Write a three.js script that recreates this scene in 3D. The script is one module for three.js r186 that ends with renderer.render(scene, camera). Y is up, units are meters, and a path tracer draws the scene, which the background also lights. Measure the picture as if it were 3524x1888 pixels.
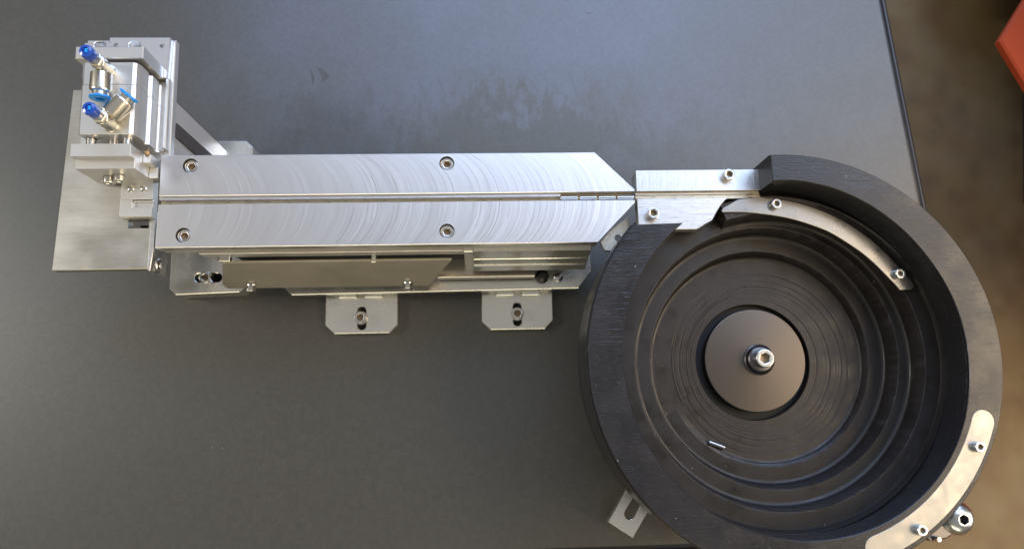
import * as THREE from 'three';
import { mergeGeometries } from 'three/addons/utils/BufferGeometryUtils.js';
import { RoundedBoxGeometry } from 'three/addons/geometries/RoundedBoxGeometry.js';

// ------------------------------------------------------------------ camera, light, exposure
// World: metres, y up, worktop surface at y = 0, x along the feed track, z towards the viewer's feet.
const scene = new THREE.Scene();
const camera = new THREE.PerspectiveCamera(38.42, 1024 / 548, 0.02, 50);
camera.position.set(0, 0.715, 0);
camera.up.set(0.01442, 0.16655, -0.98593);
camera.lookAt(0.04558, 0.715 - 0.98511, -0.16575);
camera.focus = 0.61;
camera.userData.fStop = 11;
scene.add(camera);
const renderer = new THREE.WebGLRenderer({ antialias: true });
renderer.setSize(1024, 548);
renderer.toneMapping = THREE.LinearToneMapping;
renderer.toneMappingExposure = 1.0;
renderer.shadowMap.enabled = true;

// dim even light of the hall around: a plain vertical gradient
{
  const w = 16, h = 64, d = new Float32Array(w * h * 4);
  for (let y = 0; y < h; y++) {
    const e = (y + 0.5) / h * 2 - 1;                     // -1 down, 1 up
    const k = THREE.MathUtils.smoothstep(e, -0.5, 0.95);
    const c = [0.085 + 0.235 * k, 0.075 + 0.235 * k, 0.055 + 0.245 * k];
    for (let x = 0; x < w; x++) d.set([...c, 1], (y * w + x) * 4);
  }
  const t = new THREE.DataTexture(d, w, h, THREE.RGBAFormat, THREE.FloatType);
  t.mapping = THREE.EquirectangularReflectionMapping;
  t.magFilter = THREE.LinearFilter; t.needsUpdate = true;
  scene.background = t; scene.environment = t;
}
const LAMPS = [
  // name, label, category, position, target, width, height, colour, intensity
  ['window', 'tall workshop window behind the table, cool daylight', 'window', [0.75, 2.5, -1.8], [0.1, 0, -0.1], 2.9, 1.25, [0.54, 0.70, 1.0], 4.6],
  ['ceiling_lamp', 'warm ceiling lamp over the right of the table', 'lamp', [1.75, 1.95, 0.0], [0.2, 0, 0], 1.7, 0.8, [1.0, 0.80, 0.56], 6.5],
  ['ceiling_lamp', 'neutral white ceiling lamp over the left of the table', 'lamp', [-2.3, 1.7, -0.4], [-0.1, 0, -0.1], 0.5, 0.5, [1.0, 0.97, 0.9], 32],
  ['window', 'low side window to the right of the bench, warm light', 'window', [2.9, 1.15, 0.35], [0, 0.1, -0.1], 1.9, 1.3, [1.0, 0.87, 0.70], 3.6],
  ['window', 'low window behind the bench, cool daylight', 'window', [0.3, 0.95, -2.5], [0.1, 0.05, 0], 2.6, 1.1, [0.42, 0.58, 1.0], 4.6],
  ['window', 'added unseen yellowish fill panel behind the photographer', 'window', [-0.3, 0.95, 2.5], [-0.1, 0.05, 0], 2.2, 1.0, [1.0, 0.88, 0.60], 2.6],  // fill panel added to warm the front faces, no known window
];

// ------------------------------------------------------------------ helpers
let seed = 7;
const rnd = () => { seed = (seed * 1664525 + 1013904223) >>> 0; return seed / 4294967296; };
const used = {};
const numbered = (n) => { const k = used[n] = (used[n] ?? -1) + 1; return k ? n + '_' + String(k).padStart(3, '0') : n; };
const V2 = (x, y) => new THREE.Vector2(x, y);
function thing(name, label, category, [x, y, z] = [0, 0, 0], group) {      // mm
  const o = new THREE.Group(); o.name = numbered(name); scene.add(o);
  o.position.set(x / 1000, y / 1000, z / 1000);
  o.userData = { label, category }; if (group) o.userData.group = group;
  o.userData.at = undefined; delete o.userData.at;
  return o;
}
// geometry is written in world millimetres and moved into its parent's own axes here
function mesh(name, geos, mat, parent, label) {
  let g = Array.isArray(geos) ? (geos.length > 1 ? mergeGeometries(geos.map(clean)) : clean(geos[0])) : clean(geos);
  g = g.clone();
  const p = new THREE.Vector3(); let q = parent;
  while (q && q !== scene) { p.add(q.position); q = q.parent; }
  g.scale(0.001, 0.001, 0.001).translate(-p.x, -p.y, -p.z);
  const m = new THREE.Mesh(g, mat); m.name = name; m.castShadow = m.receiveShadow = true;
  if (label) m.userData.label = label;
  parent.add(m); return m;
}
function clean(g) {
  let o = g.index ? g.toNonIndexed() : g;
  for (const k of Object.keys(o.attributes)) if (!['position', 'normal', 'uv', 'color'].includes(k)) o.deleteAttribute(k);
  if (!o.attributes.normal) o.computeVertexNormals();
  return o;
}
function shapeOf(pts) { const s = new THREE.Shape(); pts.forEach(([x, y], i) => i ? s.lineTo(x, y) : s.moveTo(x, y)); s.closePath(); return s; }
function slotPath(x, z, hx, hz) {      // rounded slot hole centred at x, z (plan), half sizes
  const r = Math.min(hx, hz), p = [], n = 12, dx = hx - r, dz = hz - r, a0 = dx > dz ? -Math.PI / 2 : 0;
  for (const s of [1, -1]) for (let i = 0; i <= n; i++) { const a = a0 + (s < 0 ? Math.PI : 0) + Math.PI * i / n; p.push(V2(x + s * dx + r * Math.cos(a), -z + s * dz + r * Math.sin(a))); }
  return new THREE.Path(p);
}
const circlePath = (x, z, r) => { const p = new THREE.Path(); p.absarc(x, -z, r, 0, Math.PI * 2, true); return p; };
function extrude(s, y0, y1, b = 0.3, seg = 1, curve = 24) {
  return new THREE.ExtrudeGeometry(s, { depth: y1 - y0 - 2 * b, bevelEnabled: b > 0, bevelThickness: b, bevelSize: b, bevelOffset: -b, bevelSegments: seg, curveSegments: curve }).translate(0, 0, y0 + b);
}
// plan outline [x, z] raised from y0 to y1
function prism(pts, y0, y1, b = 0.3, holes = []) {
  const s = shapeOf(pts.map(([x, z]) => [x, -z])); s.holes.push(...holes);
  return extrude(s, y0, y1, b).rotateX(-Math.PI / 2);
}
const rect = (x0, x1, z0, z1) => [[x0, z0], [x1, z0], [x1, z1], [x0, z1]];
const box = (x0, x1, y0, y1, z0, z1, b = 0.3) => prism(rect(x0, x1, z0, z1), y0, y1, Math.min(b, (y1 - y0) / 3));
// profile [z, y] run along x; profile [x, y] run along z
const alongX = (pts, x0, x1, b = 0.3) => extrude(shapeOf(pts.map(([z, y]) => [-z, y])), x0, x1, b).rotateY(Math.PI / 2);
const alongZ = (pts, z0, z1, b = 0.3) => extrude(shapeOf(pts), z0, z1, b);
function rbox(x0, x1, y0, y1, z0, z1, r) { return new RoundedBoxGeometry(x1 - x0, y1 - y0, z1 - z0, 3, r).translate((x0 + x1) / 2, (y0 + y1) / 2, (z0 + z1) / 2); }
const lathe = (pts, n = 48) => { const g = new THREE.LatheGeometry(pts.map(([r, y]) => V2(r, y)), n); g.computeVertexNormals(); return clean(flatten(g)); };
// crease: sharp edges of turned parts stay sharp
function flatten(g) {
  const o = g.toNonIndexed(), p = o.attributes.position, nrm = [], a = new THREE.Vector3(), b = new THREE.Vector3(), c = new THREE.Vector3();
  const map = new Map(), key = (i) => [p.getX(i), p.getY(i), p.getZ(i)].map((v) => Math.round(v * 500)).join();
  const fn = [];
  for (let i = 0; i < p.count; i += 3) {
    a.fromBufferAttribute(p, i); b.fromBufferAttribute(p, i + 1); c.fromBufferAttribute(p, i + 2);
    const n = b.clone().sub(a).cross(c.clone().sub(a)); const l = n.length(); if (l > 0) n.divideScalar(l); n.w = l;
    fn.push(n);
    for (let k = 0; k < 3; k++) { const q = key(i + k); if (!map.has(q)) map.set(q, []); map.get(q).push(n); }
  }
  for (let i = 0; i < p.count; i++) {
    const f = fn[(i / 3) | 0], s = new THREE.Vector3();
    for (const n of map.get(key(i))) if (n.dot(f) > 0.75) s.addScaledVector(n, n.w);
    if (s.lengthSq() === 0) s.copy(f);
    s.normalize(); nrm.push(s.x, s.y, s.z);
  }
  o.setAttribute('normal', new THREE.Float32BufferAttribute(nrm, 3));
  return o;
}
const AXES = { y: () => {}, z: (g) => g.rotateX(Math.PI / 2), x: (g) => g.rotateZ(-Math.PI / 2), nx: (g) => g.rotateZ(Math.PI / 2) };
// socket-head cap screw standing at x, y, z: head radius r, height h, hexagon of circumradius q
function capScrew(parent, mat, x, y, z, r, h, axis = 'y', turn = 0.3, washer = 0) {
  const q = r * 0.56, s = new THREE.Shape(); s.absarc(0, 0, r, 0, Math.PI * 2, false);
  const hex = new THREE.Path(); for (let i = 0; i < 6; i++) { const a = turn + i * Math.PI / 3; i ? hex.lineTo(q * Math.cos(a), q * Math.sin(a)) : hex.moveTo(q * Math.cos(a), q * Math.sin(a)); } hex.closePath();
  s.holes.push(hex);
  const b = r * 0.13;
  const g = extrude(s, 0, h, b, 3, 28).rotateX(-Math.PI / 2);
  const parts = [clean(g)];
  if (washer) parts.push(lathe([[r * 0.7, 0], [washer, 0], [washer, 0.9], [r * 0.7, 0.9]], 32).translate(0, -0.9, 0));
  const put = (k) => { AXES[axis](k); return k.translate(x, y, z); };
  const m = mesh('screw', put(mergeGeometries(parts)), mat, parent);
  const fl = new THREE.CircleGeometry(q * 1.02, 6).rotateZ(turn).rotateX(-Math.PI / 2).translate(0, h * 0.35, 0);
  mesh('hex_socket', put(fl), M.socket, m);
  return m;
}
function hexHead(parent, mat, x, y, z, r, h, axis) {
  const put = (k) => { AXES[axis](k); return k.translate(x, y, z); };
  const s = shapeOf([0, 1, 2, 3, 4, 5].map((i) => [r * Math.cos(i * Math.PI / 3), r * Math.sin(i * Math.PI / 3)]));
  return mesh('hex_bolt', [put(clean(extrude(s, 1.2, 1.2 + h, 0.3).rotateX(-Math.PI / 2))), put(lathe([[0, 0], [r * 1.25, 0], [r * 1.25, 1], [0, 1]], 32))], mat, parent);
}

// ------------------------------------------------------------------ procedural materials
function canvasTex(w, h, draw, srgb = false) {
  const c = document.createElement('canvas'); c.width = w; c.height = h; draw(c.getContext('2d'), w, h);
  const t = new THREE.CanvasTexture(c); t.wrapS = t.wrapT = THREE.RepeatWrapping; t.magFilter = THREE.LinearFilter;
  if (srgb) t.colorSpace = THREE.SRGBColorSpace; return t;
}
const perm = (() => { const p = [...Array(256).keys()]; for (let i = 255; i > 0; i--) { const j = (rnd() * (i + 1)) | 0; [p[i], p[j]] = [p[j], p[i]]; } return p; })();
function vnoise(x, y, px = 256, py = 256) {                       // value noise that repeats after px, py cells
  const xi = Math.floor(x), yi = Math.floor(y), fx = x - xi, fy = y - yi, u = fx * fx * (3 - 2 * fx), v = fy * fy * (3 - 2 * fy);
  const m = (a, n) => ((a % n) + n) % n, H = (a, b) => perm[(perm[m(a, px) & 255] + m(b, py)) & 255] / 255;
  const a = H(xi, yi), b = H(xi + 1, yi), c = H(xi, yi + 1), d = H(xi + 1, yi + 1);
  return a + (b - a) * u + (c - a) * v + (a - b - c + d) * u * v;
}
function fbm(x, y, oct, px, py) { let s = 0, a = 0.5, f = 1, n = 0; for (let i = 0; i < oct; i++) { s += a * vnoise(x * f + i * 17, y * f + i * 31, px * f, py * f); n += a; a *= 0.5; f *= 2; } return s / n; }
function dataTex(w, h, fn, srgb = false) {
  const d = new Uint8Array(w * h * 4);
  for (let y = 0; y < h; y++) for (let x = 0; x < w; x++) { const c = fn(x / w, y / h, x, y), o = (y * w + x) * 4; if (typeof c === 'number') d[o] = d[o + 1] = d[o + 2] = Math.max(0, Math.min(255, c * 255)); else for (let k = 0; k < 3; k++) d[o + k] = Math.max(0, Math.min(255, c[k] * 255)); d[o + 3] = 255; }
  const t = new THREE.DataTexture(d, w, h, THREE.RGBAFormat); t.wrapS = t.wrapT = THREE.RepeatWrapping; t.magFilter = THREE.LinearFilter; t.needsUpdate = true;
  if (srgb) t.colorSpace = THREE.SRGBColorSpace; return t;
}
const sized = (t, mmx, mmy, ox = 0, oy = 0) => { const c = t.clone(); c.repeat.set(1 / mmx, 1 / mmy); c.offset.set(ox, oy); c.needsUpdate = true; return c; };
const grain = dataTex(512, 512, (u, v, x, y) => 0.45 * rnd() + 0.55 * fbm(u * 32, v * 32, 4, 32, 32));
const brush = dataTex(512, 512, (u, v) => 0.35 * vnoise(u * 4, v * 256, 4, 256) + 0.35 * vnoise(u * 9 + 3, v * 128, 9, 128) + 0.3 * rnd());
const clouds = dataTex(512, 512, (u, v) => { const n = fbm(u * 6, v * 6, 5, 6, 6); return 0.35 + 0.6 * n; });
const softclouds = dataTex(256, 256, (u, v) => 0.72 + 0.4 * (fbm(u * 5, v * 5, 4, 5, 5) - 0.5) + 0.08 * (rnd() - 0.5));
const scratchy = canvasTex(1024, 1024, (g, w, h) => {
  g.fillStyle = '#8c8c8c'; g.fillRect(0, 0, w, h);
  for (let i = 0; i < 900; i++) { const x = rnd() * w, y = rnd() * h, l = 6 + rnd() * 60, a = (rnd() - 0.5) * 1.2 + (rnd() < 0.15 ? 1.4 : 0), k = rnd() < 0.6 ? 255 : 60; g.strokeStyle = `rgba(${k},${k},${k},${0.03 + rnd() * 0.12})`; g.lineWidth = 0.6 + rnd() * 1.4; g.beginPath(); g.moveTo(x, y); g.quadraticCurveTo(x + l * Math.cos(a) * 0.5 + (rnd() - 0.5) * 8, y + l * Math.sin(a) * 0.5, x + l * Math.cos(a), y + l * Math.sin(a)); g.stroke(); }
});
const smudge = canvasTex(1024, 1024, (g, w, h) => {                // handled, scratched plate: cloudy patches, long curved scratches
  const im = g.createImageData(w, h);
  for (let y = 0; y < h; y++) for (let x = 0; x < w; x++) { const n = fbm(x / w * 5, y / h * 7, 5, 5, 7), v = 175 + 75 * (n - 0.42) + 14 * (vnoise(x / w * 12, y / h * 200, 12, 200) - 0.5), o = (y * w + x) * 4; im.data[o] = im.data[o + 1] = im.data[o + 2] = Math.max(90, Math.min(250, v)); im.data[o + 3] = 255; }
  g.putImageData(im, 0, 0);
  for (let i = 0; i < 260; i++) { const x = rnd() * w, y = rnd() * h, l = 20 + rnd() * 160, a = (rnd() - 0.5) * 1.4, k = rnd() < 0.75 ? 245 : 110; g.strokeStyle = `rgba(${k},${k},${k},${0.06 + 0.25 * rnd()})`; g.lineWidth = 0.8 + rnd() * 1.6; g.beginPath(); g.moveTo(x, y); g.quadraticCurveTo(x + l * 0.5, y + l * a * 0.2, x + l * Math.cos(a), y + l * Math.sin(a)); g.stroke(); }
  for (let i = 0; i < 200; i++) { g.fillStyle = `rgba(250,250,250,${0.2 + 0.5 * rnd()})`; g.beginPath(); g.arc(rnd() * w, rnd() * h, 0.8 + rnd() * 1.6, 0, 7); g.fill(); }
});
// milling marks of the rail tops: overlapping right-hand arcs of one face cutter, 370 x 80 mm
const MW = 2048, MH = 443, PX = MW / 370;
function milled(bg, lo, hi, strength, srgb = false) {
  return canvasTex(MW, MH, (g, w, h) => {
    let s0 = seed; seed = 99;
    g.fillStyle = bg; g.fillRect(0, 0, w, h);
    const R = 44 * PX, cy = h * 0.53;
    const arc = (x, a, lw, k) => { g.strokeStyle = `rgba(${k},${k},${k},${a})`; g.lineWidth = lw; const m = (rnd() - 0.5) * 1.6, e = 0.25 + rnd() * 1.1; g.globalAlpha = 0.35 + 0.65 * Math.min(1, Math.max(0, x / w - 0.12) * 2.2); g.beginPath(); g.arc(x - R, cy, R, Math.max(-1.35, m - e), Math.min(1.35, m + e)); g.stroke(); g.globalAlpha = 1; };
    for (let x = -40; x < w + R * 1.2; x += 1.1) arc(x + rnd() * 2, strength * (0.05 + 0.2 * rnd()), 0.7 + rnd() * 0.8, rnd() < 0.5 ? lo : hi);
    for (let i = 0; i < 26; i++) { const x = rnd() * (w + R), n = 1 + (rnd() * 5 | 0); for (let j = 0; j < n; j++) arc(x + j * (3 + rnd() * 9), strength * (0.2 + 0.4 * rnd()), 0.7 + rnd() * 0.9, hi); }
    for (let i = 0; i < 30; i++) arc(rnd() * (w + R), strength * (0.04 + 0.1 * rnd()), 2 + rnd() * 9, rnd() < 0.5 ? lo : hi);
    for (let i = 0; i < 60; i++) { const x = rnd() * w, y = rnd() * h, l = 10 + rnd() * 60, a = (rnd() - 0.5) * 0.6; g.strokeStyle = `rgba(${hi},${hi},${hi},${0.1 * rnd() * strength})`; g.lineWidth = 0.8; g.beginPath(); g.moveTo(x, y); g.lineTo(x + l * Math.cos(a), y + l * Math.sin(a)); g.stroke(); }
    seed = s0;
  }, srgb);
}
const millFit = (t) => { const c = t.clone(); c.repeat.set(1 / 370, 1 / 80); c.offset.set(243 / 370, -119 / 80); c.needsUpdate = true; return c; };
const millColor = millFit(milled('rgb(240,240,241)', 182, 255, 0.55, true)), millRough = millFit(milled('#707070', 30, 200, 1)), millBump = millFit(milled('#808080', 40, 255, 1));
const discmap = dataTex(512, 512, (u, v) => { const n = fbm(u * 7, v * 7, 5, 7, 7), sp = fbm(u * 40, v * 40, 2, 40, 40); const k = 0.68 + 1.9 * (n - 0.5) - (sp > 0.78 ? 0.2 : 0) + 0.05 * (rnd() - 0.5); return [k, k * 0.97, k * 0.95]; }, true);
const M = {};
const std = (o) => new THREE.MeshStandardMaterial(o);
const lin = (r, g, b) => new THREE.Color().setRGB(r, g, b);
M.rail = std({ name: 'milled aluminium', color: lin(0.98, 0.955, 0.93), map: millColor, metalness: 1, roughness: 0.75, roughnessMap: millRough, bumpMap: millBump, bumpScale: 0.000012 });
M.railSide = std({ name: 'sawn aluminium side', color: lin(0.62, 0.60, 0.55), metalness: 0.6, roughness: 0.6, roughnessMap: sized(brush, 60, 12), bumpMap: sized(brush, 60, 12), bumpScale: 0.000006 });
M.alu = std({ name: 'brushed aluminium', color: lin(0.72, 0.715, 0.71), metalness: 1, roughness: 0.7, roughnessMap: sized(brush, 40, 14), bumpMap: sized(brush, 40, 14), bumpScale: 0.000008 });
M.satin = std({ name: 'satin anodised aluminium', color: lin(0.74, 0.73, 0.70), metalness: 0.8, roughness: 0.36, bumpMap: sized(grain, 14, 14), bumpScale: 0.00002 });
M.plate = std({ name: 'scratched aluminium plate', color: lin(0.80, 0.77, 0.69), metalness: 1, roughness: 0.5, map: sized(smudge, 150, 150), roughnessMap: sized(smudge, 150, 150), bumpMap: sized(scratchy, 90, 90), bumpScale: 0.000012 });
M.mirror = std({ name: 'polished aluminium', color: lin(0.86, 0.87, 0.9), metalness: 0.8, roughness: 0.45, roughnessMap: sized(scratchy, 60, 60) });
M.zinc = std({ name: 'zinc plated steel', color: lin(0.86, 0.85, 0.79), metalness: 0.92, roughness: 0.34, roughnessMap: sized(softclouds, 60, 60), bumpMap: sized(grain, 40, 40), bumpScale: 0.00001 });
M.sheet = std({ name: 'stainless sheet', color: lin(0.78, 0.71, 0.60), metalness: 0.75, map: sized(smudge, 120, 120), roughness: 0.3, roughnessMap: sized(brush, 80, 20) });
M.steel = std({ name: 'stainless steel', color: lin(0.72, 0.70, 0.66), metalness: 1, roughness: 0.24 });
M.chrome = std({ name: 'bright zinc screw', color: lin(0.68, 0.70, 0.71), metalness: 1, roughness: 0.28 });
M.nickel = std({ name: 'nickel plated brass', color: lin(0.74, 0.70, 0.60), metalness: 1, roughness: 0.27 });
M.pin = std({ name: 'ground steel pin', color: lin(0.55, 0.54, 0.53), metalness: 1, roughness: 0.16 });
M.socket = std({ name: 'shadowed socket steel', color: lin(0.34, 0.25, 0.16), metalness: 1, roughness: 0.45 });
M.strip = std({ name: 'bead blasted steel strip', color: lin(0.345, 0.33, 0.305), metalness: 1, roughness: 0.42, roughnessMap: sized(softclouds, 40, 40), bumpMap: sized(grain, 12, 12), bumpScale: 0.000012 });
M.inlay = std({ name: 'matt inlaid steel plate', color: lin(0.41, 0.40, 0.375), metalness: 1, roughness: 0.6, roughnessMap: sized(softclouds, 30, 30), bumpMap: sized(grain, 12, 12), bumpScale: 0.00001 });
M.disc = std({ name: 'worn steel disc', color: lin(0.125, 0.110, 0.098), metalness: 1, map: sized(discmap, 90, 90), roughness: 0.46, roughnessMap: sized(clouds, 60, 60), bumpMap: sized(grain, 30, 30), bumpScale: 0.00001 });
M.washer = std({ name: 'blackened steel washer', color: lin(0.16, 0.15, 0.15), metalness: 1, roughness: 0.32 });
M.gold = std({ name: 'groove floor with brass glint', color: lin(0.62, 0.54, 0.40), metalness: 1, roughness: 0.5, roughnessMap: sized(clouds, 30, 6) });  // brass-coloured reflection in the grooves painted into the metal colour
M.dark = std({ name: 'black recess', color: lin(0.012, 0.012, 0.013), roughness: 0.6 });
M.rubber = std({ name: 'dark grey strip and seal', color: lin(0.05, 0.045, 0.045), roughness: 0.6, bumpMap: sized(grain, 15, 15), bumpScale: 0.00003 });
M.blue = new THREE.MeshPhysicalMaterial({ name: 'dark blue plastic cap', color: lin(0.012, 0.07, 0.42), roughness: 0.25, clearcoat: 0.6, clearcoatRoughness: 0.15 });
M.cyan = new THREE.MeshPhysicalMaterial({ name: 'bright blue release ring', color: lin(0.0, 0.30, 0.85), roughness: 0.4, clearcoat: 0.3 });
M.red = new THREE.MeshPhysicalMaterial({ name: 'red painted steel', color: lin(0.55, 0.085, 0.03), roughness: 0.6, specularIntensity: 0.3, bumpMap: sized(grain, 60, 60), bumpScale: 0.0001 });
const plasticGrain = canvasTex(1024, 1024, (g, w, h) => {          // short extruder tracks of a printed part
  g.fillStyle = '#808080'; g.fillRect(0, 0, w, h);
  for (let i = 0; i < 9000; i++) { const x = rnd() * w, y = (rnd() * 256 | 0) * 4, l = 8 + rnd() * 70, k = rnd() < 0.5 ? 40 : 220; g.strokeStyle = `rgba(${k},${k},${k},${0.08 + 0.25 * rnd()})`; g.lineWidth = 1 + rnd() * 1.5; g.beginPath(); g.moveTo(x, y); g.lineTo(x + l, y + (rnd() - 0.5) * 3); g.stroke(); }
  for (let i = 0; i < 4000; i++) { const k = rnd() < 0.7 ? 30 : 240; g.fillStyle = `rgba(${k},${k},${k},${0.3 * rnd()})`; g.fillRect(rnd() * w, rnd() * h, 1 + rnd() * 3, 1 + rnd() * 2); }
});
const plasticDust = canvasTex(2048, 2048, (g, w, h) => {           // black print with dust, specks and scuffs, 320 mm across
  g.fillStyle = 'rgb(36,35,37)'; g.fillRect(0, 0, w, h);
  for (let i = 0; i < 700; i++) { const x = rnd() * w, y = rnd() * h, r = 6 + rnd() * 60, k = rnd() < 0.5 ? 26 : 66; const q = g.createRadialGradient(x, y, 0, x, y, r); q.addColorStop(0, `rgba(${k},${k - 2},${k - 3},${0.05 + 0.14 * rnd()})`); q.addColorStop(1, `rgba(${k},${k},${k},0)`); g.fillStyle = q; g.fillRect(x - r, y - r, 2 * r, 2 * r); }
  for (let i = 0; i < 2600; i++) { const k = 70 + rnd() * 90; g.fillStyle = `rgba(${k},${k - 3},${k - 6},${0.1 + 0.4 * rnd()})`; const r = 0.7 + rnd() * 1.5; g.beginPath(); g.ellipse(rnd() * w, rnd() * h, r * (1 + rnd() * 2), r, rnd() * 3, 0, 7); g.fill(); }
  for (let i = 0; i < 16000; i++) { const k = rnd() < 0.55 ? 22 : 76; g.strokeStyle = `rgba(${k},${k},${k + 3},${0.12 + 0.3 * rnd()})`; g.lineWidth = 1.4 + rnd() * 1.2; const x = rnd() * w, y = (rnd() * 410 | 0) * 5, l = 6 + rnd() * 30; g.beginPath(); g.moveTo(x, y); g.lineTo(x + l, y + rnd() * 2); g.stroke(); }
  for (let i = 0; i < 40; i++) { g.fillStyle = `rgba(220,215,205,${0.4 + 0.5 * rnd()})`; g.beginPath(); g.arc(rnd() * w, rnd() * h, 1 + rnd() * 2.2, 0, 7); g.fill(); }
}, true);
M.bowl = std({ name: 'black printed plastic', color: lin(1, 1, 1), map: sized(plasticDust, 320, 320), roughness: 0.44, roughnessMap: sized(clouds, 90, 90), bumpMap: sized(plasticGrain, 200, 200), bumpScale: 0.0004 });
M.bowlIn = std({ name: 'black printed plastic track', color: lin(0.70, 0.58, 0.47), vertexColors: true, map: sized(plasticDust, 320, 320), roughness: 0.64, roughnessMap: sized(clouds, 60, 60), bumpMap: sized(grain, 97, 61), bumpScale: 0.00003 });

// ------------------------------------------------------------------ the surroundings: floor, worktop, red case
// floor: brown stained concrete, 2.2 m of it
const floorTex = canvasTex(1024, 1024, (g, w, h) => {
  g.fillStyle = 'rgb(138,114,77)'; g.fillRect(0, 0, w, h);
  for (let i = 0; i < 1400; i++) { const x = rnd() * w, y = rnd() * h, r = 6 + rnd() * 46, c = [[108, 88, 62], [162, 142, 108], [118, 86, 64], [150, 134, 108]][rnd() * 4 | 0]; const q = g.createRadialGradient(x, y, 0, x, y, r); q.addColorStop(0, `rgba(${c},${0.1 + 0.25 * rnd()})`); q.addColorStop(1, `rgba(${c},0)`); g.fillStyle = q; for (const dx of [-w, 0, w]) for (const dy of [-h, 0, h]) if (x + dx + r > 0 && x + dx - r < w && y + dy + r > 0 && y + dy - r < h) { g.save(); g.translate(dx, dy); g.fillRect(x - r, y - r, 2 * r, 2 * r); g.restore(); } }
}, true);
{
  const g = new THREE.PlaneGeometry(6000, 6000).rotateX(-Math.PI / 2).translate(0, -740, 0);
  const uv = g.attributes.uv; for (let i = 0; i < uv.count; i++) uv.setXY(i, uv.getX(i) * 6000, uv.getY(i) * 6000);
  const f = mesh('floor', g, std({ name: 'stained concrete', map: sized(floorTex, 900, 900), roughness: 0.8 }), scene);
  f.userData = { kind: 'structure' };
}
// worktop: dark laminate, with dusty and wiped patches, bluish window reflection painted in, and a few dark smears
const X0 = -700, X1 = 470, Z0 = -640, Z1 = 130, TW = 2048, TH = 1348;
const tx = (x) => (x - X0) / (X1 - X0) * TW, tz = (z) => (z - Z0) / (Z1 - Z0) * TH;
function tableCanvas(base, dustSheen, smear, speck) {
  const keep = seed; seed = 4242;
  const t = canvasTex(TW, TH, (g, w, h) => {
    const im = g.createImageData(w, h), lerp = (a, b, k) => a + (b - a) * k;
    for (let y = 0; y < h; y++) for (let x = 0; x < w; x++) {
      const X = X0 + x / w * (X1 - X0), Z = Z0 + y / h * (Z1 - Z0);
      // dust film, its blue a painted window reflection, lies on the far half; its near border is ragged where it has been wiped
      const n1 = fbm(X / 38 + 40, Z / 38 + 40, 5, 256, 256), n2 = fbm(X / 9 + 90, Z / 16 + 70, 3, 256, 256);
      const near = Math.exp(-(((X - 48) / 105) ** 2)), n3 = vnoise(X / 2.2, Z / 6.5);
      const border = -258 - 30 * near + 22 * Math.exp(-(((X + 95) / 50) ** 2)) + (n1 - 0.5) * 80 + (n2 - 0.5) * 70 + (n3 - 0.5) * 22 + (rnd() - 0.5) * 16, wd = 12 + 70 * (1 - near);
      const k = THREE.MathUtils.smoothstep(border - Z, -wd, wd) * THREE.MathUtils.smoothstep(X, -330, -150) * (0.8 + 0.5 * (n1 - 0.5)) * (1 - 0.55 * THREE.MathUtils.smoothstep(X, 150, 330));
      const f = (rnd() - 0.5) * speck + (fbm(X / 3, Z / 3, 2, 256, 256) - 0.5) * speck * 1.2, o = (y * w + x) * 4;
      for (let c = 0; c < 3; c++) im.data[o + c] = lerp(base[c], dustSheen[c], k) + f;
      im.data[o + 3] = 255;
    }
    g.putImageData(im, 0, 0);
    g.fillStyle = smear; g.strokeStyle = smear;
    const blade = (x, z, dx, dz, wd) => { g.globalAlpha = 0.75; g.beginPath(); g.moveTo(tx(x), tz(z)); g.quadraticCurveTo(tx(x + dx * 0.6 + wd), tz(z + dz * 0.3), tx(x + dx), tz(z + dz * 0.7)); g.lineTo(tx(x + dx * 0.55), tz(z + dz)); g.quadraticCurveTo(tx(x + dx * 0.5), tz(z + dz * 0.5), tx(x), tz(z)); g.fill(); };
    blade(-151, -325, 14, 17, 3); blade(-156, -322, 5, 17, 2); blade(106, -381, 14, 3, 0);
    for (let i = 0; i < 60; i++) { const x = -130 + rnd() * 300, z = -300 + rnd() * 62 - 18 * Math.exp(-(((x - 40) / 90) ** 2)); g.globalAlpha = 0.06 + 0.24 * rnd(); g.beginPath(); g.ellipse(tx(x), tz(z), 1 + rnd() * 5, 4 + rnd() * 20, (rnd() - 0.5), 0, 7); g.fill(); }
    g.globalAlpha = 1;
    for (let i = 0; i < 260; i++) { g.fillStyle = `rgba(170,170,164,${0.1 + 0.5 * rnd() * rnd()})`; g.beginPath(); g.arc(rnd() * w, rnd() * h, 0.4 + rnd() * 0.9, 0, 7); g.fill(); }
    for (let i = 0; i < 14; i++) { const x = rnd() * w, y = rnd() * h; g.strokeStyle = `rgba(150,150,140,${0.08 + 0.12 * rnd()})`; g.lineWidth = 0.9; g.beginPath(); g.moveTo(x, y); g.quadraticCurveTo(x + 12, y - 8 * rnd(), x + 20 + 30 * rnd(), y + 8 * (rnd() - 0.5)); g.stroke(); }
  }, true);
  seed = keep;
  t.repeat.set(1 / (X1 - X0), 1 / (Z1 - Z0)); t.offset.set(-X0 / (X1 - X0), Z1 / (Z1 - Z0)); t.wrapS = t.wrapT = THREE.ClampToEdgeWrapping;
  return t;
}
M.table = new THREE.MeshPhysicalMaterial({ name: 'dark grey laminate', map: tableCanvas([63, 61, 54], [78, 83, 95], 'rgb(50,48,44)', 9), roughness: 0.40, ior: 1.78, bumpMap: sized(grain, 26, 26), bumpScale: 0.00005 });  // olive base and bluish film tints carry ceiling and window reflections
M.edge = std({ name: 'black edge band', color: lin(0.02, 0.019, 0.022), roughness: 0.28 });
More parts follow.
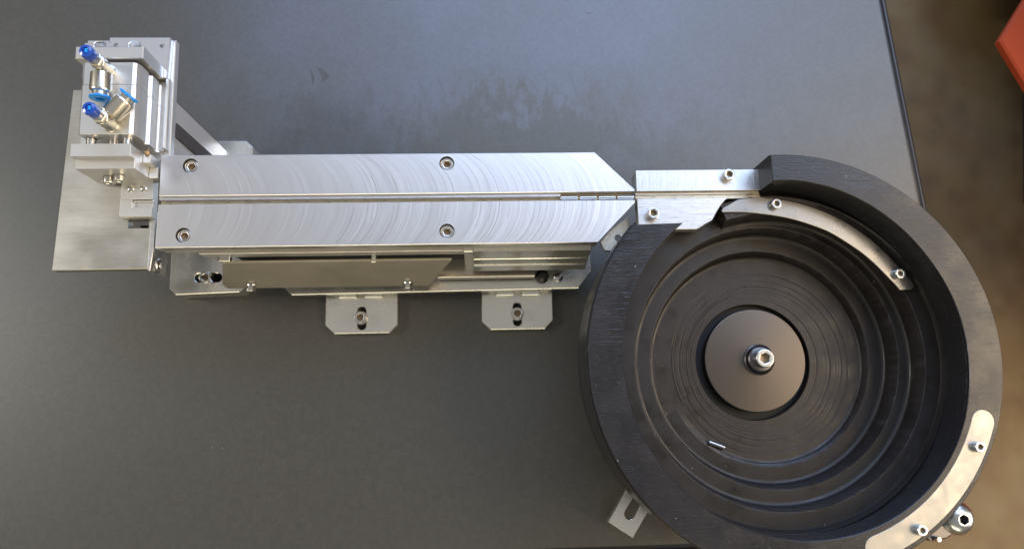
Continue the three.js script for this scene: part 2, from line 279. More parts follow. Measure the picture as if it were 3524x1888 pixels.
{
  const t = thing('workbench', 'dark grey laminate workbench top with black edge band under the feeder', 'workbench', [0, 0, 0]);
  const rx = (z) => 409 + 0.0853 * (z + 393) - 2;                  // the right edge runs slightly askew
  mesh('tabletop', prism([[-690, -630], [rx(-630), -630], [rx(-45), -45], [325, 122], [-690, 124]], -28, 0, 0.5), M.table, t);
  const o = 3.2, band = (pts) => { const c = new THREE.CatmullRomCurve3(pts.map(([x, y, z]) => new THREE.Vector3(x, y, z)), false, 'catmullrom', 0); return c; };
  const strip = (a, b, nx, nz) => {                                // rounded band, sunk 1 mm, along one side of the top
    const prof = [[0.4, -28], [0.4, -3], [3.2, -3.2], [4.4, -1.8], [6.4, -1.5], [8.2, -2.4], [9.4, -4.4], [9.8, -7], [9.8, -28]];
    const pos = [], idx = [];
    for (const p of [a, b]) for (const [d, y] of prof) pos.push(p[0] + nx * d, y, p[1] + nz * d);
    const n = prof.length; for (let i = 0; i < n; i++) { const j = (i + 1) % n; idx.push(i, n + i, j, j, n + i, n + j); }
    const g = new THREE.BufferGeometry(); g.setAttribute('position', new THREE.Float32BufferAttribute(pos, 3)); g.setAttribute('uv', new THREE.Float32BufferAttribute(new Float32Array(pos.length / 3 * 2), 2)); g.setIndex(idx);
    return clean(flatten(g));
  };
  mesh('edge_band', strip([rx(-630), -630], [rx(-45), -45], 0.9964, -0.085), M.edge, t);
  mesh('edge_band', strip([-690, 124], [325, 122], 0, 1), M.edge, t);
  mesh('bench_body', box(-680, rx(-630) - 20, -739, -29, -600, 60, 2), std({ name: 'grey bench body', color: lin(0.05, 0.05, 0.05), roughness: 0.6 }), t);
}
{
  const t = thing('tool_trolley', 'red painted tool trolley standing on the floor past the bench corner', 'trolley', [1250, -739, -600]);
  const tray = [[784.5, -522], [930, -722], [1900, -560], [1900, 60], [980, -92]];
  mesh('tray', prism(tray, -366, -350, 3), M.red, t);
  for (const [x, z] of [[1180, -560], [1780, -480], [1180, -160], [1780, -60]]) mesh('leg', box(x - 15, x + 15, -739, -366.5, z - 15, z + 15, 2), M.dark, t);
  mesh('shade_shelf', prism([[890, -742], [1036, -734], [1006, -506], [985, -340], [1900, -300], [1900, -1100], [890, -1100]], -620, -600, 2), M.dark, t);  // added just out of view so the floor beside it darkens
}
{
  const t = thing('shade_bench', 'added unseen dark bench that shades the floor behind the trolley', 'bench', [1500, -739, -1100]);
  mesh('shade_top', prism([[850, -2000], [2300, -2000], [2300, -150], [1090, -270], [870, -480]], -60, -24, 2), M.dark, t);  // added out of view to cast shade on the floor
  for (const [x, z] of [[1500, -1900], [2200, -1900], [2200, -300]]) mesh('leg', box(x - 25, x + 25, -739, -60.5, z - 25, z + 25, 2), M.dark, t);
}

// ------------------------------------------------------------------ bowl feeder
const BX = 231.5, BZ = -31, PI = Math.PI, rad = (d) => d * PI / 180;
{
  const t = thing('bowl_feeder', 'round black plastic vibratory bowl feeder with spiral track and steel centre bolt', 'bowl feeder', [BX, 0, BZ]);
  // --- bowl: floor with turned grooves, three turns of stepped spiral track
  const HF = 77, PITCH = 17.6, TEND = 2.725, RW = 126.7;
  const hT = (k) => Math.min(123.9, HF + PITCH * Math.max(0, k)), rT = (k) => (k < 2.1 ? 79.3 + 15.8 * k : 112.5 + 2.2 * (k - 2.1));
  const NA = 480, rows = [];
  for (let i = 0; i <= NA; i++) {
    const a = rad(153) - i / NA * 2 * PI, u = i / NA;
    const prof = [[46.6, HF - 7], [46.8, HF - 0.8], [47.4, HF]];
    const rf = rT(u);
    for (let g = 0; g < 13; g++) { const r = Math.min(50.5 + g * 2.1 + 0.6 * Math.sin(g * 5.1), rf - 7.4 - (12 - g) * 0.6), d = [0.08, 0.2, 0.05, 0.15, 0.22, 0.07, 0.17][g % 7] * (0.9 + 0.35 * Math.sin(a * 2 + g * 1.9)); prof.push([r - 0.28, HF], [r, HF - d], [r + 0.28, HF]); }
    prof.push([rf - 6.5, HF]);
    let h = HF, rp = rf - 12;
    for (let k = 0; k < 3; k++) {
      const tk = u + k, on = tk <= TEND;
      if (on) { const r = rT(tk), hh = Math.max(hT(tk), h + 0.05), up = Math.min(0.8, (hh - h) * 0.3); const nx = tk + 1 <= TEND ? rT(tk + 1) : RW - 0.2;
        const cw = Math.min(3.2, r - rp - 1.2), ch = Math.min(2.6, (hh - h) * 0.5);     // coved foot of the wall
        for (let q = 0; q < 6; q++) { const f = q / 5 * PI / 2; prof.push([r - 1.7 - cw + cw * Math.sin(f), h + ch * (1 - Math.cos(f))]); }
        prof.push([r + 0.25, hh - up, 0.5], [r + 0.7, hh - 0.1 * up, 1.0], [r + 1.1, hh, 0], [nx - 5.6, hh]); rp = r; h = hh;
      } else for (let q = 0; q < 10; q++) prof.push([RW - 1.6 + q * 0.02, h]);
    }
    prof.push([RW - 1.2, h + 0.05], [RW - 0.4, Math.min(h + 1.2, 124)], [RW + 0.6, 124.15], [RW + 0.8, 124.2]);
    rows.push(prof.map(([r, y, w = 0]) => { const o = 1 - THREE.MathUtils.smoothstep(r, 47, 66); return [BX - 6.2 * o + r * Math.cos(a), y, BZ - 1.0 * o + r * Math.sin(a), a, r, w]; }));
  }
  const n = rows[0].length, pos = [], uv = [], idx = [], col = [];
  for (const row of rows) for (const [x, y, z, a, r, w] of row) { pos.push(x, y, z); uv.push(a * 100, r + y * 1.0); const k = 1 + w * (0.8 + 6.5 * vnoise(a * 40 + y, 3.3) ** 2 * (0.35 + 0.65 * vnoise(a * 1.3 + 20, y * 0.05))); const fl = 1 + (r < rT(((rad(153) - a) / (2 * PI))) - 1 && y < HF + 0.5 ? 0.75 : 0) * (0.7 + 0.6 * fbm(x / 14 + 50, z / 14 + 50, 3, 256, 256)); col.push(k * fl, (1 + (k - 1) * 1.2) * (1 + (fl - 1) * 0.93), (1 + (k - 1) * 1.45) * (1 + (fl - 1) * 0.8)); }   // worn, dusty lips
  for (let i = 0; i < NA; i++) for (let j = 0; j < n - 1; j++) { const p = i * n + j; idx.push(p, p + n, p + 1, p + 1, p + n, p + n + 1); }
  const inner = new THREE.BufferGeometry(); inner.setAttribute('position', new THREE.Float32BufferAttribute(pos, 3)); inner.setAttribute('uv', new THREE.Float32BufferAttribute(uv, 2)); inner.setAttribute('color', new THREE.Float32BufferAttribute(col, 3)); inner.setIndex(idx);
  const bowl = mesh('bowl', clean(flatten(inner)), M.bowlIn, t);
  const outer = lathe([[60, 58], [96, 60], [140, 92], [150.6, 96], [152.8, 98], [152.8, 106], [152.2, 107], [152.8, 108], [152.8, 110.5], [126.6, 110.5], [126.6, 100]], 160).translate(BX, 0, BZ);
  mesh('bowl_shell', outer, M.bowl, t);
  // --- rim: open ring with two straight cut ends where the track leaves
  const RIA = (a) => RW + 0.4 + 5.2 * THREE.MathUtils.smoothstep(-a, rad(28), rad(88)) + 1.6 * Math.exp(-(((a - rad(50)) / 0.6) ** 2));
  const RO = 153.3, cutR = 223.8, cutZ = -131.2, ring = [];
  const aR = -PI / 2 - Math.asin((BX - cutR) / RO), aRi = -PI / 2 - Math.asin((BX - cutR) / 132.3);
  const aLo = -PI + Math.asin((BZ - cutZ) / RO), aLi = -PI + Math.asin((BZ - cutZ) / RW);
  const N = 150;
  for (let i = 0; i <= N; i++) { const a = aR + (aLo + 2 * PI - aR) * i / N; ring.push([BX + RO * Math.cos(a), BZ + RO * Math.sin(a)]); }
  for (let i = N; i >= 0; i--) { const a = aRi + (aLi + 2 * PI - aRi) * i / N; const ri = RIA(a); ring.push([BX + ri * Math.cos(a), BZ + ri * Math.sin(a)]); }
  const arcBand = (r0, r1, a0, a1, m = 40, cap = 10) => {           // arc-shaped plate with round ends
    const p = [], rc = (r0 + r1) / 2, hw = (r1 - r0) / 2;
    for (let i = 0; i <= m; i++) { const a = a0 + (a1 - a0) * i / m; p.push([BX + r1 * Math.cos(a), BZ + r1 * Math.sin(a)]); }
    const end = (a, s) => { for (let i = 1; i < cap; i++) { const q = PI * i / cap, dr = hw * Math.cos(q) * s, dt = hw * Math.sin(q) * s; const cx = BX + (rc + dr) * Math.cos(a) - dt * Math.sin(a), cz = BZ + (rc + dr) * Math.sin(a) + dt * Math.cos(a); p.push([cx, cz]); } };
    end(a1, 1);
    for (let i = m; i >= 0; i--) { const a = a0 + (a1 - a0) * i / m; p.push([BX + r0 * Math.cos(a), BZ + r0 * Math.sin(a)]); }
    end(a0, -1);
    return p;
  };
  const hole = new THREE.Path(arcBand(132.1, 149.9, rad(20.2), rad(71.2)).map(([x, z]) => V2(x, -z)));
  const inset = (d) => ring.map(([x, z], i) => { const k = i <= N ? 1 - d / RO : 1; return [BX + (x - BX) * k, BZ + (z - BZ) * k]; });
  mesh('rim', [prism(ring, 110.6, 149.9, 0.4), prism(inset(0.7), 149.6, 151.2, 0), prism(inset(0.9), 151.2, 153, 0.5, [hole])], M.bowl, t);
  mesh('rim_inlay', prism(arcBand(132.7, 149.3, rad(20.2), rad(71.2)), 151.3, 153.1, 0.2), M.inlay, t);
  capScrew(t, M.chrome, 356.8, 153.2, 35.4, 3.8, 4.6, 'y', 0.2); capScrew(t, M.chrome, 308.4, 153.2, 91.2, 3.8, 4.6, 'y', 0.5);
  // --- curved track plate near the outlet
  const inn = [[120.7, -108], [116.2, -99.5], [113.4, -93], [111.4, -86], [110, -79], [108.8, -70], [108.3, -63], [107.6, -51], [107.8, -43], [108.2, -37], [109.6, -31], [110.4, -28.4], [111.8, -27.4]];
  const out = [[118.8, -25.9], [121.4, -26.3], [122.3, -28], [121, -33], [120.5, -37], [120.5, -44], [120.7, -51], [121.3, -59], [121.9, -66], [122.8, -73], [123.9, -80], [125.2, -87], [126.0, -91], [127, -92.8], [126.8, -97], [127.2, -101], [125.4, -104], [123.9, -107], [122.2, -108.2]];
  const pl = (l) => l.map(([r, a]) => V2(230 + r * Math.cos(rad(a)), 31 - r * Math.sin(rad(a))));
  const cs = (l) => new THREE.SplineCurve(pl(l)).getPoints(70);
  mesh('track_plate', extrude(new THREE.Shape([...cs(inn), ...cs(out)]), 124.1, 126, 0.35).rotateX(-PI / 2), M.strip, t);
  capScrew(t, M.chrome, 234.5, 126, -151.4, 3.9, 4.4, 'y', 0.1); capScrew(t, M.chrome, 327.3, 126, -94.9, 3.9, 4.4, 'y', 0.4);
  // --- centre
  mesh('centre_disc', lathe([[0, 81], [14, 80.8], [40.8, 79.4], [41.5, 79.1], [41.7, 78.6], [41.7, 71], [0, 71]], 96).translate(226.6, 0, -33), M.disc, t);
  mesh('disc_well', lathe([[50, 70.4], [0, 70.4]], 64).translate(BX - 6, 0, BZ - 1), M.dark, t);
  mesh('washer', lathe([[0, 80], [12.6, 80.1], [12.6, 82], [11.6, 82.6], [11.6, 84.4], [10.6, 86.4], [8.6, 87.4], [0, 87.4]], 64).translate(229.2, 0, -33.4), M.washer, t);
  const cb = capScrew(t, M.chrome, 229.2, 87.4, -33.8, 7.5, 8, 'y', 0.35);
  // --- outlet blocks bolted to the bowl edge
  const up = mesh('outlet_block', alongX([[-180.4, 107], [-163.7, 107], [-163.7, 121.4], [-163.7, 125], [-180.4, 125]], 126.2, 225, 0.35), M.alu, t);
  capScrew(up, M.steel, 198.8, 125, -175.2, 4.5, 5.4, 'y', 0.2);
  const lowPts = [[126.3, -157.7], [198.2, -157.6], [195.2, -155.4], [191.4, -151], [188.4, -146.6], [186, -142.4], [184.4, -139.8], [178.4, -136.6], [172.6, -133], [171.6, -132.8], [126.6, -132.8]];
  const low = mesh('outlet_block', prism(lowPts, 114, 125, 0.35), M.alu, t);
  capScrew(low, M.steel, 137.3, 125, -144.7, 4.6, 5.4, 'y', 0.35);
  mesh('outlet_groove', [prism([[125.8, -163.6], [224, -163.6], [226, -157.9], [125.8, -157.9]], 108, 121.2, 0.2)], M.gold, t);
  mesh('groove_ledge', box(125.9, 224, 121.25, 122.2, -163.6, -161.2, 0.2), M.gold, t);
  mesh('outlet_bracket', [prism([[100, -129], [108, -138], [124, -150], [125, -132], [114, -121], [103.5, -122]], 94, 99, 0.4, [circlePath(114.6, -132.2, 3.2)])], M.zinc, t);
  // --- drive under the bowl, foot and clamp
  mesh('drive_housing', lathe([[0, 58], [88, 58], [92, 54], [92, 12], [98, 8], [98, 0], [0, 0]], 96).translate(BX, 0, BZ), M.dark, t);
  const fs = shapeOf([[-12.2, 0], [12.2, 0], [12.2, 70], [-12.2, 70]]); 
  const so = new THREE.Path(); so.moveTo(-4.6, 62); so.lineTo(-4.6, 15.4); so.absarc(0, 15.4, 4.6, PI, 2 * PI, false); so.lineTo(4.6, 62); so.closePath(); fs.holes.push(so);
  mesh('slotted_foot', extrude(fs, 22, 30, 0.4).rotateX(-PI / 2).rotateY(rad(-33.5)).translate(118.5, 0, 104.2), M.zinc, t);
  mesh('foot_post', lathe([[0, 0], [9, 0], [9, 22], [0, 22]], 24).translate(146, 0, 62), M.dark, t);
  // big button-head clamp screw and small screws below the rim
  const cl = [372.2, 100, 93];
  mesh('clamp_lug', prism([[334, 66], [352, 52], [382, 88], [376, 101], [362, 108], [350, 110], [344, 102]], 84, 93.8, 1), M.washer, t);
  const knob = new THREE.Shape(); knob.absarc(0, 0, 4.9, 0, 2 * PI, false);
  const hx = new THREE.Path(); for (let i = 0; i < 6; i++) { const a = 0.5 + i * PI / 3; i ? hx.lineTo(3.9 * Math.cos(a), 3.9 * Math.sin(a)) : hx.moveTo(3.9 * Math.cos(a), 3.9 * Math.sin(a)); } hx.closePath(); knob.holes.push(hx);
  const cs2 = mesh('clamp_screw', [lathe([[4.6, 10.6], [6.4, 10.2], [9, 8.8], [11, 6.6], [11.8, 3.6], [12.6, 3], [13, 1.6], [12.8, 0], [0, 0]], 56).translate(cl[0], cl[1] - 8, cl[2]), clean(extrude(knob, 3, 11, 0.25).rotateX(-PI / 2).translate(cl[0], cl[1] - 8, cl[2]))], M.chrome, t);
  mesh('hex_socket', new THREE.CircleGeometry(4.1, 6).rotateX(-PI / 2).translate(cl[0], 96, cl[2]), M.dark, cs2);
  for (const [x, z, r] of [[353.0, 107.8, 2.3]]) mesh('clamp_pin', lathe([[0, 99], [r * 0.8, 98.8], [r, 97.8], [r, 94], [0, 94]], 24).translate(x, 0, z), M.steel, t);
}

// ------------------------------------------------------------------ linear feed track
{
  const t = thing('linear_feeder', 'long aluminium linear feed track with two milled rails and slotted foot brackets', 'linear feeder', [-60, 0, -160]);
  const bore = (x, z) => circlePath(x, z, 6.1);
  const U = [[-239.8, -195.6], [94.6, -195.6], [124.6, -165.4], [124.6, -163.4], [-239.8, -163.4]], L = [[-239.8, -156.9], [124.6, -156.9], [124.6, -154.6], [94.2, -123.4], [-240.6, -123.4]];
  const sc = [[-217.4, -187.2], [-21.5, -187.4]], sl = [[-220.2, -132.8], [-21.8, -133.6]];
  const ru = mesh('rail', prism(U, 116, 125, 0.35, sc.map(([x, z]) => bore(x, z))), M.rail, t);
  const rl = mesh('rail', prism(L, 116, 125, 0.35, sl.map(([x, z]) => bore(x, z))), M.rail, t);
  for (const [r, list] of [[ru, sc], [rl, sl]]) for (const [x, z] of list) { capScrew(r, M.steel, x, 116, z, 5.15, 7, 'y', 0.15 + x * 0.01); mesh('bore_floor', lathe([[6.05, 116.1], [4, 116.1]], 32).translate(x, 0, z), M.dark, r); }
  mesh('rail_base', [prism([[-239.6, -195.2], [94.4, -195.2], [124.2, -165.4], [124.2, -154.8], [94, -123.8], [-240.2, -123.8]], 103, 115.9, 0.3)], M.railSide, t);
  mesh('track_groove', box(-240.4, 124.3, 116, 118.4, -163.3, -157, 0.1), M.gold, t);
  mesh('groove_ledge', box(-240.4, 66.6, 118.5, 122.8, -163.3, -161, 0.25), M.alu, t);
  mesh('support_bar', box(-216, -9.6, 89, 102.9, -190, -122.6, 0.3), M.railSide, t);
  mesh('spacer_block', box(-9.4, -2.4, 30.2, 102.8, -190, -121.8, 0.4), M.zinc, t);
  // milled block with stepped front
  const st = [[-188, 102.8], [-121.8, 102.8], [-119.4, 84], [-118.9, 83.6], [-116.4, 71], [-115.4, 70.5], [-113.6, 60], [-188, 60]];
  mesh('stepped_block', alongX(st, -2.2, 92.4, 0.5), M.zinc, t);
  mesh('clamp_bar', box(-33, 50.4, 38, 49, -180, -110.4, 0.4), M.sheet, t);
  mesh('drive_body', box(-196, 84, 30.2, 88.8, -186, -126, 2), M.dark, t);
  mesh('leaf_spring', box(-212, -207.5, 60, 102.8, -184, -123.2, 0.3), M.zinc, t); mesh('leaf_spring', box(-84, -80.6, 60, 88.7, -125.8, -117, 0.3), M.zinc, t);
  // sheet cover leaning out at its foot
  const cv = shapeOf([[-202, 0], [-19.6, 0], [-40.2, 40.6], [-209, 40.6], [-211.5, 34], [-203.6, 6]].map(([x, d]) => [x, -d]));
  const cover = mesh('side_cover', [extrude(cv, 0, 2.4, 0.3).rotateX(-PI / 2 + 1.2).translate(0, 88, -120)], M.sheet, t);
  hexHead(cover, M.steel, -188.4, 54, -105.4, 3.9, 4.2, 'z'); hexHead(cover, M.steel, -57.8, 54, -105.4, 3.9, 4.2, 'z');
  mesh('clip', [box(-204.5, -196, 84, 90, -123, -119.2, 0.3)], M.steel, t);
  // base plate and blocks that stand on it
  const bp = [[-167.8, -190], [101.4, -190], [101.7, -116.5], [90.4, -102.2], [-160.6, -100], [-167.8, -107]];
  mesh('base_plate', prism(bp, 20, 30, 0.5), M.zinc, t);
  mesh('rubber_buffer', lathe([[0, 30], [6, 30], [6, 34], [4.6, 36], [3, 38], [0, 38]], 32).translate(58, 0, -112.6), M.washer, t);
  mesh('post_screw', lathe([[0, 30], [4, 30], [4, 38], [3, 38.8], [0, 38.8]], 32).translate(72, 0, -111), M.steel, t);
  const brk = (x0, z1, hw) => {
    const w = 64.6, p = [[x0, -150], [x0 + w, -150], [x0 + w, z1 - 7.6], [x0 + w - 7.4, z1], [x0 + 7.8, z1], [x0, z1 - 7.4]];
    const cx = x0 + w / 2;
    const b = mesh('foot_bracket', [prism(p, 0.4, 8, 0.7, [slotPath(cx, z1 - 13.6, 3.7, 10.4)]), box(x0 + 7, x0 + w - 3, 8.1, 19.9, -150, -104, 0.4), box(x0 + 13, x0 + 29, 8.1, 17, -110, -98.5, 0.5), box(x0 + 36, x0 + 52, 8.1, 17, -110, -98.5, 0.5)], M.zinc, t);
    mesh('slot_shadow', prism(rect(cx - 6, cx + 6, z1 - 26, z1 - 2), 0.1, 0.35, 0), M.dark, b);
    capScrew(b, M.steel, cx - 0.2, 9, z1 - 13.6, 5.3, 8, 'y', 0.4, 5.9);
  };
  brk(-135.3, -67.6); brk(4.5, -68.8);
}

// ------------------------------------------------------------------ separator station with pneumatic slide
{
  const t = thing('separator_station', 'aluminium separator station with pneumatic slide and two blue-capped flow valves', 'separator station', [-285, 0, -200]);
  const bh = new THREE.Path([V2(-270.6, 151.6), V2(-254, 151.6), V2(-254, 142.9), V2(-270.6, 142.9)]);
  mesh('base_plate', prism([[-325.8, -110.8], [-322.4, -193], [-319.9, -257.3], [-253, -257.3], [-253.2, -111.2]], 95.5, 105, 0.4, [bh]), M.plate, t);
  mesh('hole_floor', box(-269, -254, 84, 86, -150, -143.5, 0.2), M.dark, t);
  const ep = mesh('end_plate', prism([[-252.7, -157], [-249.9, -157], [-249.6, -127], [-251.4, -109.6], [-253.4, -109.8]], 76, 105.8, 0.3), M.alu, t);
  // countersunk screw in the end plate's outer face
  const es = mesh('screw', lathe([[0, 0], [5.8, 0], [6, 0.6], [5.4, 1.2], [2.8, 1.3], [2.6, 0.4], [0, 0.4]], 40).rotateZ(-PI / 2).translate(-250.6, 92, -115.6), M.steel, ep);
  // separator block with T-groove and two dowels
  const sb = mesh('separator_block', [prism([[-272.8, -149.8], [-272.4, -180.6], [-248.6, -180.6], [-248.4, -150]], 105.1, 113.4, 0.3),
    prism([[-272.7, -150], [-248.4, -150], [-248.4, -157.4], [-263.4, -157.4], [-263.4, -163.6], [-272.5, -163.6]], 113.3, 116, 0.25), prism([[-272.5, -163.7], [-248.4, -163.7], [-248.4, -180.4], [-272.4, -180.4]], 113.3, 116, 0.25)], M.satin, t);
  mesh('slide_blade', box(-262.8, -248.2, 113.4, 115.2, -163.3, -161.8, 0.2), M.steel, sb);
  for (const x of [-265.0, -255.3]) mesh('dowel_hole', new THREE.SphereGeometry(2.9, 24, 16).scale(1, 0.5, 1).translate(x, 116, -172), M.steel, sb);
  // carrier, rear plate
  mesh('carrier_bar', box(-309, -239.1, 102, 109.8, -297.2, -196, 0.6), M.satin, t);
  mesh('carrier_rib', box(-243.2, -240.4, 110, 116.4, -261.8, -204, 0.6), M.satin, t);
  mesh('rear_plate', prism([[-307.6, -291.6], [-288.4, -291.6], [-288.4, -296.2], [-241.2, -296.2], [-242, -262], [-307.4, -262]], 110, 117, 0.5, [circlePath(-247, -289, 2.3), circlePath(-283, -289.6, 2.2), slotPath(-295.4, -290, 4.6, 2.6), slotPath(-268.4, -289.8, 4.6, 2.6)]), M.mirror, t);
  // slide: body with rounded shoulders, grooved sides
  const sl = mesh('slide_body', [alongZ([[-288, 104], [-246.6, 104], [-246.6, 113], [-248.4, 114], [-248.4, 118.4], [-246.8, 119.4], [-246.8, 131], [-249.4, 132.4], [-249.4, 135], [-247.6, 136.4], [-247.4, 147], [-247.9, 150.6], [-249.2, 153.6], [-251.6, 155], [-286.4, 155], [-288, 153.4]], -257.6, -240.2, 0.3)], M.satin, t);
  mesh('slide_body', [alongZ([[-288.2, 104], [-246.4, 104], [-246.4, 113], [-248.4, 114], [-248.4, 118.4], [-246.6, 119.4], [-246.6, 131], [-249.4, 132.4], [-249.4, 135], [-247.4, 136.4], [-247.2, 147], [-247.7, 150.7], [-249, 153.7], [-251.5, 155.2], [-286.6, 155.2], [-288.2, 153.6]], -240, -202, 0.3)], M.satin, t);
  mesh('slide_table', box(-288.6, -243.6, 110, 113.4, -260, -203, 0.6), M.satin, t);
  mesh('end_cap', box(-294, -244.6, 117.2, 155.4, -270, -260.6, 0.7), M.satin, t);
  mesh('end_cap_seal', box(-286, -250, 119, 151.4, -260.5, -257.7, 0.2), M.rubber, t);
  // rods between body and yoke
  for (const [x, y, r] of [[-255.6, 147, 3.4], [-268, 142, 3.6], [-282, 147, 3.4]]) { const rod = mesh('guide_rod', lathe([[0, -203.4], [r, -203.4], [r, -194], [0, -194]], 32).rotateX(PI / 2).translate(x, y, 0), M.steel, t); void rod; }
  mesh('port_plug', lathe([[0, 0], [4.6, 0], [4.8, 1], [3, 1.2], [2.6, 0.6], [0, 0.6]], 32).rotateX(PI / 2).translate(-280.4, 147.8, -202), M.steel, t);
  mesh('cushion_screw', lathe([[0, 0], [4.2, 0], [4.6, 1.6], [3.2, 3], [0, 3]], 32).rotateZ(-PI / 2).translate(-247.6, 132, -195.4), M.socket, t);
  // yoke: upper bar, lower ledge, right-hand steps
  mesh('yoke', alongX([[-194.8, 118], [-194.8, 155], [-185.4, 155], [-185.4, 147.2], [-178.4, 147.2], [-178.4, 108], [-186, 108], [-194.8, 108]], -292.6, -249.6, 0.4), M.satin, t);
  mesh('yoke_arm', [box(-249.5, -244.4, 108, 134, -194, -187, 0.4), box(-249.5, -242.6, 108, 122, -187, -178.6, 0.4)], M.satin, t);
  capScrew(t, M.steel, -277.2, 126, -178.2, 4.4, 5, 'z', 0.2); capScrew(t, M.steel, -267.8, 130, -178.2, 4.2, 4.4, 'z', 0.5);
  // flow-control valves
  const valve = (x, z, dir) => {
    const v = mesh('flow_valve', [lathe([[0, 155.3], [5.6, 155.3], [5.7, 156], [5.3, 156.4], [5.3, 170.2], [4.8, 171], [3.8, 171.4], [0, 171.4]], 40).translate(x, 0, z)], M.nickel, t);
    mesh('lock_nut', clean(extrude(shapeOf([0, 1, 2, 3, 4, 5].map((i) => [5 * Math.cos(i * PI / 3), 5 * Math.sin(i * PI / 3)])), 172, 174.6, 0.4).rotateX(-PI / 2).translate(x, 0, z)), M.nickel, v);
    mesh('valve_stem', lathe([[0, 171], [3.6, 171], [3.6, 172], [3.4, 172.4], [3.4, 175], [4.3, 175.4], [4.3, 178], [3.9, 178.6], [3.9, 181], [0, 181]], 32).translate(x, 0, z), M.chrome, v);
    mesh('adjusting_cap', lathe([[0, 180.6], [4.5, 180.6], [4.8, 181.4], [4.9, 186.6], [4.5, 188.6], [2.6, 189.2], [2.2, 188], [0, 188]], 12).translate(x, 0, z), M.blue, v);
    mesh('slot_ridge', box(x - 0.5, x + 1.5, 188, 189.1, z - 1.6, z + 1.4, 0.2), M.cyan, v);
    // push-in elbow: a horizontal barrel turned to dir
    const along = (g) => g.rotateX(PI / 2).rotateY(dir).translate(x, 163.6, z);
    mesh('push_in_barrel', along(lathe([[0, 2], [4.2, 2], [4.2, 4.6], [6, 5.2], [7.5, 6.4], [7.6, 18.6], [7.0, 20], [5.6, 20.6], [5.6, 23], [0, 23]], 44)), M.nickel, v);
    mesh('release_ring', along(lathe([[3.1, 21.6], [3.1, 25.4], [6.6, 25.4], [7.4, 25], [7.5, 24], [6.4, 23.2], [4.8, 22.9]], 48)), M.cyan, v);
    mesh('tube_port', along(lathe([[0, 22], [3.2, 22]], 32)), M.dark, v);
  };
  valve(-269.6, -250.8, 0.0);
  valve(-264.6, -208.8, PI - 0.68);
  // post and foot blocks on the table
  const post = [[-300, -262], [-241, -251], [-236, -228], [-219, -228], [-219, -228]]; void post;
  const pp = new THREE.BufferGeometry();
  const quadBox = (A, B) => {                                         // hexahedron from a top and a bottom outline of four [x, y, z]
    const pos = [], face = (a, b, c, d) => { for (const q of [a, b, c, a, c, d]) pos.push(...q); };
    face(...A); face(...[...B].reverse());
    for (let i = 0; i < 4; i++) { const j = (i + 1) % 4; face(A[j], A[i], B[i], B[j]); }
    const g = new THREE.BufferGeometry(); g.setAttribute('position', new THREE.Float32BufferAttribute(pos, 3));
    g.setAttribute('uv', new THREE.Float32BufferAttribute(pos.flatMap((v, i) => i % 3 === 0 ? [pos[i], pos[i + 1]] : []), 2));
    g.computeVertexNormals(); return g;
  };
  // the post leans a little towards the track; a dark raised strip runs down its side
  const T = [[-262, 101.8, -248.4], [-262, 101.8, -199], [-240.3, 101.8, -199], [-240.3, 101.8, -248.4]], B = [[-244, 10, -229], [-244, 10, -180], [-219.4, 10, -180], [-219.4, 10, -229]];
  mesh('support_post', quadBox(T, B), M.satin, t);
  mesh('dark_strip', quadBox([[-243, 100, -230.8], [-243, 100, -219], [-238.7, 100, -219], [-238.7, 100, -230.8]], [[-225, 20, -215], [-225, 20, -203], [-220.3, 20, -203], [-220.3, 20, -215]]), M.rubber, t);
  const fb = mesh('foot_block', prism([[-267, -180], [-202.8, -180], [-202.8, -107.8], [-207, -104], [-261.8, -102.4], [-267.2, -107.4]], 0.4, 25, 0.6, [slotPath(-234.4, -117.1, 11.8, 3.9)]), M.zinc, t);
  mesh('slot_shadow', prism(rect(-250, -219, -124, -110), 0.1, 0.35, 0), M.dark, fb);
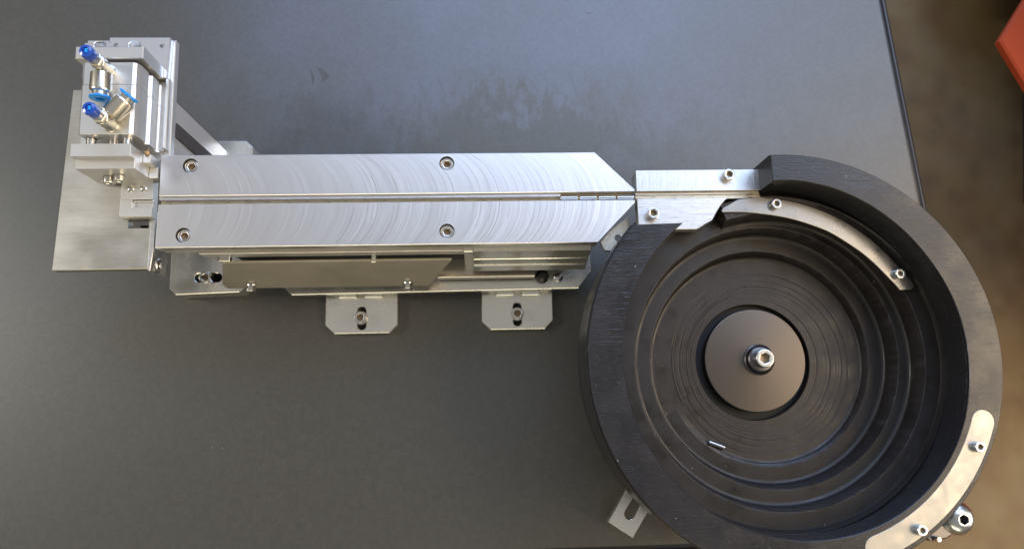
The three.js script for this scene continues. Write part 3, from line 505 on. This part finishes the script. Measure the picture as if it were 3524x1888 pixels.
  capScrew(fb, M.steel, -234.6, 25, -116.4, 5.2, 8, 'y', 0.5);
  mesh('foot_block', prism([[-252, -242], [-206, -242], [-199.6, -236], [-199.6, -180.4], [-252, -180.4]], 0.4, 25, 0.6), M.zinc, t);
}

// ------------------------------------------------------------------ steel pins
function pinAt(x, y, z, turn, label, group) {
  const t = thing('steel_pin', label, 'pin', [x, y - 1.9, z], group);
  const g = lathe([[0, -6.7], [1.5, -6.7], [1.9, -6.2], [1.9, 6.2], [1.5, 6.7], [0, 6.7]], 32).rotateZ(PI / 2).rotateY(turn).translate(x, y, z);
  mesh('pin_body', g, M.pin, t);
  return t;
}
const row = ['leftmost steel pin of the row lying in the track groove', 'second steel pin from the left in the track groove, slightly askew', 'third steel pin from the left in the track groove', 'rightmost steel pin in the track groove, against the outlet block'];
[[73.5, 0], [88.4, 0.012], [103.3, 0], [118, -0.01]].forEach(([x, r], i) => pinAt(x, 120.4, -159.8, r, row[i], 'steel pins lined up in the track groove'));
pinAt(190.4, 79.0, 33.5, -0.38, 'single loose steel pin lying on the floor of the black bowl');

// ------------------------------------------------------------------ lamps (all stand outside the frame)
for (const [name, label, category, p, at, w, h, c, power] of LAMPS) {
  const o = new THREE.Group(); o.name = numbered(name); o.userData = { label, category }; scene.add(o);
  o.position.set(...p); o.lookAt(...at);                              // a group's +z looks at the target
  const housing = new THREE.Mesh(new THREE.BoxGeometry(w + 0.06, h + 0.06, 0.06), std({ color: lin(0.5, 0.5, 0.5), roughness: 0.6 })); housing.name = 'housing'; housing.position.z = -0.035; o.add(housing);
  const glow = new THREE.Mesh(new THREE.PlaneGeometry(w, h), std({ color: lin(0.1, 0.1, 0.1), emissive: lin(...c), emissiveIntensity: 0.6 })); glow.name = 'lamp_glass'; o.add(glow);
  const l = new THREE.RectAreaLight(lin(...c), power, w, h); l.position.set(...p); l.lookAt(...at);
  const d = new THREE.Vector3(...at).sub(l.position).normalize(); l.position.addScaledVector(d, 0.02);
  scene.add(l);
}

renderer.render(scene, camera);
